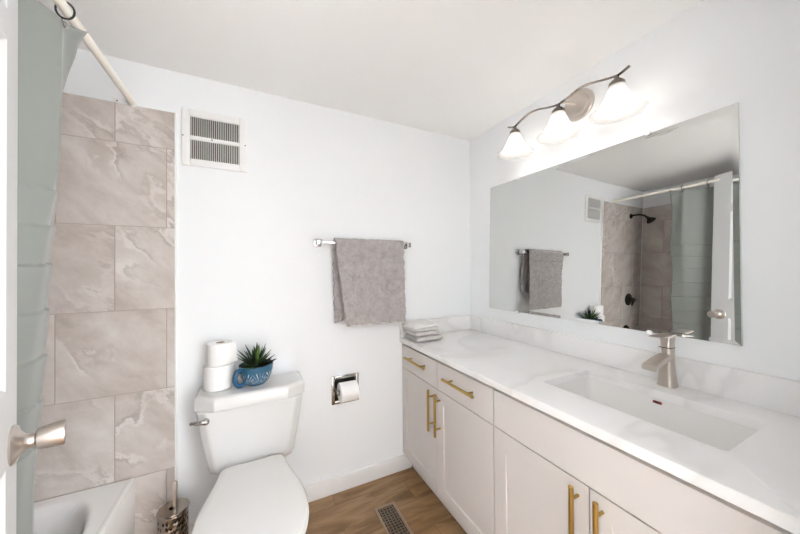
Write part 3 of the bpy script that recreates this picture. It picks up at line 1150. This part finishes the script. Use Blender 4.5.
# recessed paper holder
TPX0, TPX1, TPZ0, TPZ1 = 0.428, 0.602, 0.542, 0.716
ph = thing('toilet_paper_holder', 'square chrome toilet paper holder recessed in the back wall', 'paper holder', (0.515, D, 0.63))
bb = nb()
fw = 0.020
box(bb, TPX0, D - 0.012, TPZ0, TPX0 + fw, D - 0.0005, TPZ1, 0.003)
box(bb, TPX1 - fw, D - 0.012, TPZ0, TPX1, D - 0.0005, TPZ1, 0.003)
box(bb, TPX0 + fw, D - 0.012, TPZ1 - fw, TPX1 - fw, D - 0.0005, TPZ1, 0.003)
box(bb, TPX0 + fw, D - 0.012, TPZ0, TPX1 - fw, D - 0.0005, TPZ0 + fw, 0.003)
obj('frame', bb, 'chrome', ph)
obj('recess', box(nb(), TPX0 + fw, D - 0.004, TPZ0 + fw, TPX1 - fw, D - 0.0006, TPZ1 - fw), 'darkmetal', ph, 0)
for x in (TPX0 + 0.024, TPX1 - 0.024):
    bb = nb()
    box(bb, x - 0.004, D - 0.066, 0.618, x + 0.004, D - 0.004, 0.646, 0.003)
    lathe_axis(bb, [(0.0, -0.006), (0.014, -0.006), (0.014, 0.006), (0, 0.006)], (x, D - 0.062, 0.632), (1, 0, 0), 20, False, False)
    obj('roller_arm', bb, 'chrome', ph)
obj('roller', tube(nb(), [(TPX0 + 0.024, D - 0.062, 0.632), (TPX1 - 0.024, D - 0.062, 0.632)], 0.009, 16), 'chrome', ph)


def paper_roll(name, origin, axis, r, l, label, flap=None):
    t = thing(name, label, 'toilet roll', origin, 'toilet paper rolls')
    bb = nb()
    ri = 0.0205
    lathe_axis(bb, [(ri, 0.0), (r - 0.003, 0.0), (r, 0.003), (r, l - 0.003), (r - 0.003, l), (ri, l), (ri, 0.0)], origin, axis, 48, False, False)
    if flap:
        flap(bb)
    obj('paper', bb, 'paper', t, 40)
    bb = nb()
    lathe_axis(bb, [(ri - 0.0006, 0.0005), (ri - 0.0006, l - 0.0005), (ri - 0.002, l - 0.0005), (ri - 0.002, 0.0005), (ri - 0.0006, 0.0005)], origin, axis, 32, False, False)
    obj('cardboard_core', bb, 'core', t, 40)
    return t


paper_roll('toilet_roll', (0.462, D - 0.062, 0.6315), (1, 0, 0), 0.0570, 0.108, 'white toilet roll on the chrome holder in the back wall')

# ------------------------------------------------------------------ toilet
to = thing('toilet', 'white two-piece toilet with its lid closed against the back wall', 'toilet', (0.0, 1.35, 0))
ZT = 0.785
TCX = -0.003


def tank_outline(hw, yf, yb, ch):
    return [(TCX - hw, yb), (TCX - hw, yf + ch * 0.62), (TCX - hw + ch, yf), (TCX + hw - ch, yf), (TCX + hw, yf + ch * 0.62), (TCX + hw, yb)]


bb = nb()
rings = []
for z, hw, yf, ch in ((0.396, 0.168, 1.664, 0.030), (0.404, 0.182, 1.650, 0.032), (0.43, 0.191, 1.642, 0.034), (0.56, 0.214, 1.632, 0.036), (0.718, 0.237, 1.622, 0.038)):
    poly = tank_outline(hw, yf, D - 0.012, ch)
    rings.append([(x, y, z) for x, y in poly])
ringloft(bb, rings)
tank = obj('tank', bb, 'ceramic', to, 30)
md = tank.modifiers.new('soft', 'BEVEL')
md.width = 0.016
md.segments = 4
md.limit_method = 'ANGLE'
md.angle_limit = 0.5
bb = nb()
l0 = tank_outline(0.247, 1.607, D - 0.004, 0.085)
l1 = tank_outline(0.243, 1.611, D - 0.006, 0.084)
l2 = tank_outline(0.236, 1.619, D - 0.012, 0.081)
ringloft(bb, [[(x, y, 0.7185) for x, y in l0], [(x, y, 0.768) for x, y in l0], [(x, y, 0.779) for x, y in l1], [(x, y, ZT) for x, y in l2]])
ld = obj('tank_lid', bb, 'ceramic', to, 30)
md = ld.modifiers.new('soft', 'BEVEL')
md.width = 0.004
md.segments = 3
md.limit_method = 'ANGLE'
md.angle_limit = 0.35
# flush lever on the front chamfer
bb = nb()
LP = Vector((-0.196, 1.628, 0.680))
dirn = Vector((-0.12, -1, 0)).normalized()
lathe_axis(bb, [(0.0, -0.01), (0.014, -0.01), (0.014, 0.016), (0.011, 0.020), (0, 0.020)], LP, dirn, 24)
p0 = LP + dirn * 0.012
tube(bb, spline([p0 + Vector((0.004, 0, 0)), p0 + Vector((-0.018, -0.002, 0.001)), p0 + Vector((-0.042, 0.000, 0.002)), p0 + Vector((-0.062, 0.004, 0.003))], 5), [0.0105] * 6 + [0.009] * 5 + [0.0075] * 4 + [0.004], 14)
obj('flush_lever', bb, 'chrome', to)

# seat, lid, bowl: outline half widths along y
OUT = [(1.606, 0.128), (1.600, 0.137), (1.55, 0.146), (1.50, 0.156), (1.44, 0.171), (1.38, 0.186), (1.32, 0.195), (1.26, 0.197), (1.20, 0.190), (1.14, 0.171), (1.09, 0.143), (1.055, 0.108), (1.032, 0.070), (1.020, 0.034)]


def toilet_outline(grow=0.0, back=None):
    pts = [(p[0], p[1]) for p in OUT]
    sp = spline([(TCX + w + grow, y - (grow if y < 1.3 else 0), 0) for y, w in pts], 4)
    right = [(p.x, p.y) for p in sp]
    left = [(2 * TCX - x, y) for x, y in reversed(right)]
    out = right + [(TCX, 1.015 - grow)] + left
    if back is not None:
        out = [(x, min(y, back)) for x, y in out]
    return out


def layered(bb, steps):
    rings = []
    for g_, z, bk in steps:
        rings.append([(x, y, z) for x, y in toilet_outline(g_, bk)])
    ringloft(bb, rings)


bb = nb()
layered(bb, [(-0.006, 0.4305, None), (0.0, 0.433, None), (0.001, 0.440, None), (-0.003, 0.446, None), (-0.012, 0.4495, None), (-0.03, 0.4515, None)])
obj('seat_lid', bb, 'plastic', to, 60)
bb = nb()
layered(bb, [(-0.004, 0.4085, None), (0.003, 0.411, None), (0.004, 0.422, None), (-0.004, 0.4285, None)])
obj('seat', bb, 'plastic', to, 60)
for s in (-1, 1):
    bb = tube(nb(), [(TCX + s * 0.055, 1.620, 0.432), (TCX + s * 0.095, 1.620, 0.432)], 0.012, 16)
    box(bb, TCX + s * 0.075 - 0.016, 1.606, 0.4075, TCX + s * 0.075 + 0.016, 1.632, 0.43, 0.003)
    obj('seat_hinge', bb, 'plastic', to)
bb = nb()
n = 48
rings = []


def ov_ring(z, cy, hx, hy_f, hy_b, p=2.3):
    pts = []
    for i in range(n):
        a = 2 * PI * i / n
        c, s = math.cos(a), math.sin(a)
        x = hx * math.copysign(abs(c) ** (2 / p), c)
        hy = hy_b if s > 0 else hy_f
        y = hy * math.copysign(abs(s) ** (2 / p), s)
        pts.append((TCX + x, cy + y, z))
    return pts


for z, cy, hx, hf, hb in ((0.0, 1.43, 0.108, 0.19, 0.23), (0.02, 1.43, 0.106, 0.187, 0.228), (0.07, 1.43, 0.097, 0.175, 0.22), (0.16, 1.42, 0.100, 0.19, 0.235), (0.24, 1.40, 0.128, 0.255, 0.27), (0.31, 1.375, 0.160, 0.315, 0.32), (0.365, 1.36, 0.180, 0.337, 0.36), (0.395, 1.355, 0.184, 0.340, 0.395), (0.407, 1.355, 0.178, 0.333, 0.39)):
    rings.append(ov_ring(z, cy, hx, hf, hb))
ringloft(bb, rings)
obj('bowl', bb, 'ceramic', to, 60)

# rolls and potted succulent on the tank lid
RLX, RLY = -0.158, 1.755


def flap(bb):
    # loose sheet hanging from the upper roll, on the side toward the mug
    ox, oy = RLX + 0.006, RLY - 0.002
    r = 0.0575

    def f(u, v):
        a = -1.75 + 1.45 * u
        rr = r + 0.003 + 0.010 * u * v
        return (ox + rr * math.cos(a) + 0.012 * u * u, oy + rr * math.sin(a), ZT + 0.1185 + 0.106 - 0.100 * v * (0.75 + 0.25 * u))
    grid(bb, f, 12, 8)


paper_roll('toilet_roll', (RLX, RLY, ZT + 0.0006), (0, 0, 1), 0.0670, 0.116, 'white toilet roll standing on the tank lid under another roll')
paper_roll('toilet_roll', (RLX + 0.006, RLY - 0.002, ZT + 0.1175), (0, 0, 1), 0.0575, 0.108, 'white toilet roll with a loose sheet, stacked on the lower roll', flap)

MX, MY = 0.012, 1.726
pl = thing('potted_succulent', 'spiky green succulent growing in a blue mug on the tank lid', 'potted plant', (MX, MY, ZT + 0.0006))
z0 = ZT + 0.0006
bb = nb()
lathe(bb, [(0.0, 0.0), (0.046, 0.0), (0.050, 0.004), (0.063, 0.020), (0.074, 0.045), (0.080, 0.072), (0.082, 0.092), (0.0825, 0.100), (0.080, 0.101), (0.077, 0.098), (0.076, 0.080)], MX, MY, z0, 56, False, False)
mug = obj('mug', bb, 'mug', pl, 60)
bb = nb()
hx = [(MX - 0.076, 0.084), (MX - 0.096, 0.088), (MX - 0.109, 0.074), (MX - 0.113, 0.048), (MX - 0.104, 0.024), (MX - 0.085, 0.012), (MX - 0.060, 0.020)]
ca = math.radians(32)
tube(bb, spline([(MX + (x - MX) * math.cos(ca), MY + (x - MX) * math.sin(ca), z0 + z) for x, z in hx], 5), 0.0115, 14)
obj('mug_handle', bb, 'mugplain', mug)
obj('soil', lathe(nb(), [(0.0, 0.089), (0.03, 0.088), (0.0755, 0.084)], MX, MY, z0, 32, False, False), 'soil', pl)
bb = nb()
rnd = random.Random(11)
base = Vector((MX, MY, z0 + 0.084))
cnt = 0
for tier, (num, el, ln) in enumerate(((13, 0.16, 0.086), (12, 0.42, 0.100), (10, 0.70, 0.106), (7, 0.98, 0.106), (4, 1.28, 0.100))):
    for k in range(num):
        a = 2 * PI * (k + rnd.random() * 0.5) / num + tier
        e = el + rnd.uniform(-0.12, 0.12)
        l = ln * rnd.uniform(0.82, 1.12)
        d = Vector((math.cos(a) * math.cos(e), math.sin(a) * math.cos(e), math.sin(e)))
        side = Vector((-math.sin(a), math.cos(a), 0))
        upv = side.cross(d) * -1
        if upv.z < 0:
            upv = -upv
        rings = []
        for t, w_, th_ in ((0, 0.0065, 0.0035), (0.25, 0.0090, 0.0042), (0.55, 0.0074, 0.0034), (0.8, 0.0044, 0.0022), (1.0, 0.0004, 0.0004)):
            c = base + d * (0.010 + l * t) + upv * (0.010 * t * t - 0.004 * t) + Vector((0, 0, 0.004 * tier))
            c.y = min(c.y, D - 0.006)
            rings.append([c + side * (w_ * math.cos(q)) + upv * (th_ * math.sin(q)) for q in [2 * PI * i / 6 for i in range(6)]])
        ringloft(bb, rings)
obj('rosette', bb, 'leaf', pl, 60)

# ------------------------------------------------------------------ toilet brush
BXC, BYC = -0.338, 1.715
bh = thing('toilet_brush_holder', 'perforated metal toilet brush holder on the floor between tub and toilet', 'brush holder', (BXC, BYC, 0))
bb = nb()
n, rh = 48, 0.058
# wall of the can with punched square holes
rows = 22
zs = [0.004 + 0.262 * i / rows for i in range(rows + 1)]
vv = [[bb.verts.new((BXC + rh * math.cos(2 * PI * i / n), BYC + rh * math.sin(2 * PI * i / n), z)) for i in range(n)] for z in zs]
for r in range(rows):
    for i in range(n):
        if r % 2 == 1 and i % 2 == 0 and 4 < r < 20 and (i // 2 + r // 2) % 3 != 0:
            continue
        j = (i + 1) % n
        bb.faces.new((vv[r][i], vv[r][j], vv[r + 1][j], vv[r + 1][i]))
M['can'] = mat('brushed_can', (0.38, 0.325, 0.275), 0.22, 1.0)
cn = obj('perforated_can', bb, 'can', bh, 60)
md = cn.modifiers.new('thick', 'SOLIDIFY')
md.thickness = 0.0012
obj('base', lathe(nb(), [(0.0, 0.0), (0.061, 0.0), (0.061, 0.005), (0.0, 0.006)], BXC, BYC, 0.0, 40, False, False), 'black', bh)
bb = nb()
lathe(bb, [(0.0610, 0.262), (0.0615, 0.268), (0.058, 0.272), (0.016, 0.271), (0.015, 0.262)], BXC, BYC, 0.0, 48, False, False)
obj('lid_ring', bb, 'can', bh, 40)
obj('liner', lathe(nb(), [(0.050, 0.006), (0.053, 0.262), (0.051, 0.262), (0.048, 0.008), (0.0, 0.008)], BXC, BYC, 0, 32, False, False), 'black', bh)
br = thing('toilet_brush', 'toilet brush with a slim metal handle standing in its perforated holder', 'toilet brush', (BXC + 0.006, BYC, 0.012))
obj('handle', tube(nb(), [(BXC + 0.006, BYC, 0.10), (BXC + 0.006, BYC, 0.28), (BXC + 0.007, BYC - 0.004, 0.385), (BXC + 0.007, BYC - 0.004, 0.394)], [0.0085, 0.0085, 0.0110, 0.006], 18), 'nickel', br)
obj('bristles', lathe(nb(), [(0.0, 0.012), (0.030, 0.016), (0.036, 0.05), (0.030, 0.09), (0.010, 0.105), (0, 0.105)], BXC + 0.006, BYC, 0, 24, False, False), 'paper', br)

# ------------------------------------------------------------------ floor register
fr = thing('floor_register', 'bronze floor register with a basket-weave grille in the plank floor', 'floor vent', (0.677, 1.445, 0))
RX0, RX1, RY0, RY1 = 0.615, 0.739, 1.285, 1.594
bb = nb()
fw = 0.015
zt = 0.0055
box(bb, RX0, RY0, 0.0003, RX0 + fw, RY1, zt, 0.003)
box(bb, RX1 - fw, RY0, 0.0003, RX1, RY1, zt, 0.003)
box(bb, RX0 + fw, RY1 - fw, 0.0003, RX1 - fw, RY1, zt, 0.003)
box(bb, RX0 + fw, RY0, 0.0003, RX1 - fw, RY0 + fw, zt, 0.003)
obj('frame', bb, 'register', fr)
obj('duct_opening', box(nb(), RX0 + fw, RY0 + fw, 0.0003, RX1 - fw, RY1 - fw, 0.0010), 'black', fr, 0)
# basket weave: alternating short bars
bb = nb()
c = 0.0180
gx0, gy0, gx1, gy1 = RX0 + fw, RY0 + fw, RX1 - fw, RY1 - fw
nx = int(round((gx1 - gx0) / c))
ny = int(round((gy1 - gy0) / c))
cx_, cy_ = (gx1 - gx0) / nx, (gy1 - gy0) / ny
t = 0.0024
for i in range(nx):
    for j in range(ny):
        x, y = gx0 + cx_ * (i + 0.5), gy0 + cy_ * (j + 0.5)
        if (i + j) % 2 == 0:
            box(bb, x - cx_ * 0.95, y - t, 0.001, x + cx_ * 0.95, y + t, 0.0045) if gx0 < x - cx_ * 0.95 and x + cx_ * 0.95 < gx1 else box(bb, max(gx0, x - cx_ * 0.95), y - t, 0.001, min(gx1, x + cx_ * 0.95), y + t, 0.0045)
        else:
            box(bb, x - t, max(gy0, y - cy_ * 0.95), 0.001, x + t, min(gy1, y + cy_ * 0.95), 0.0043)
obj('grille', bb, 'registergrille', fr, 0)
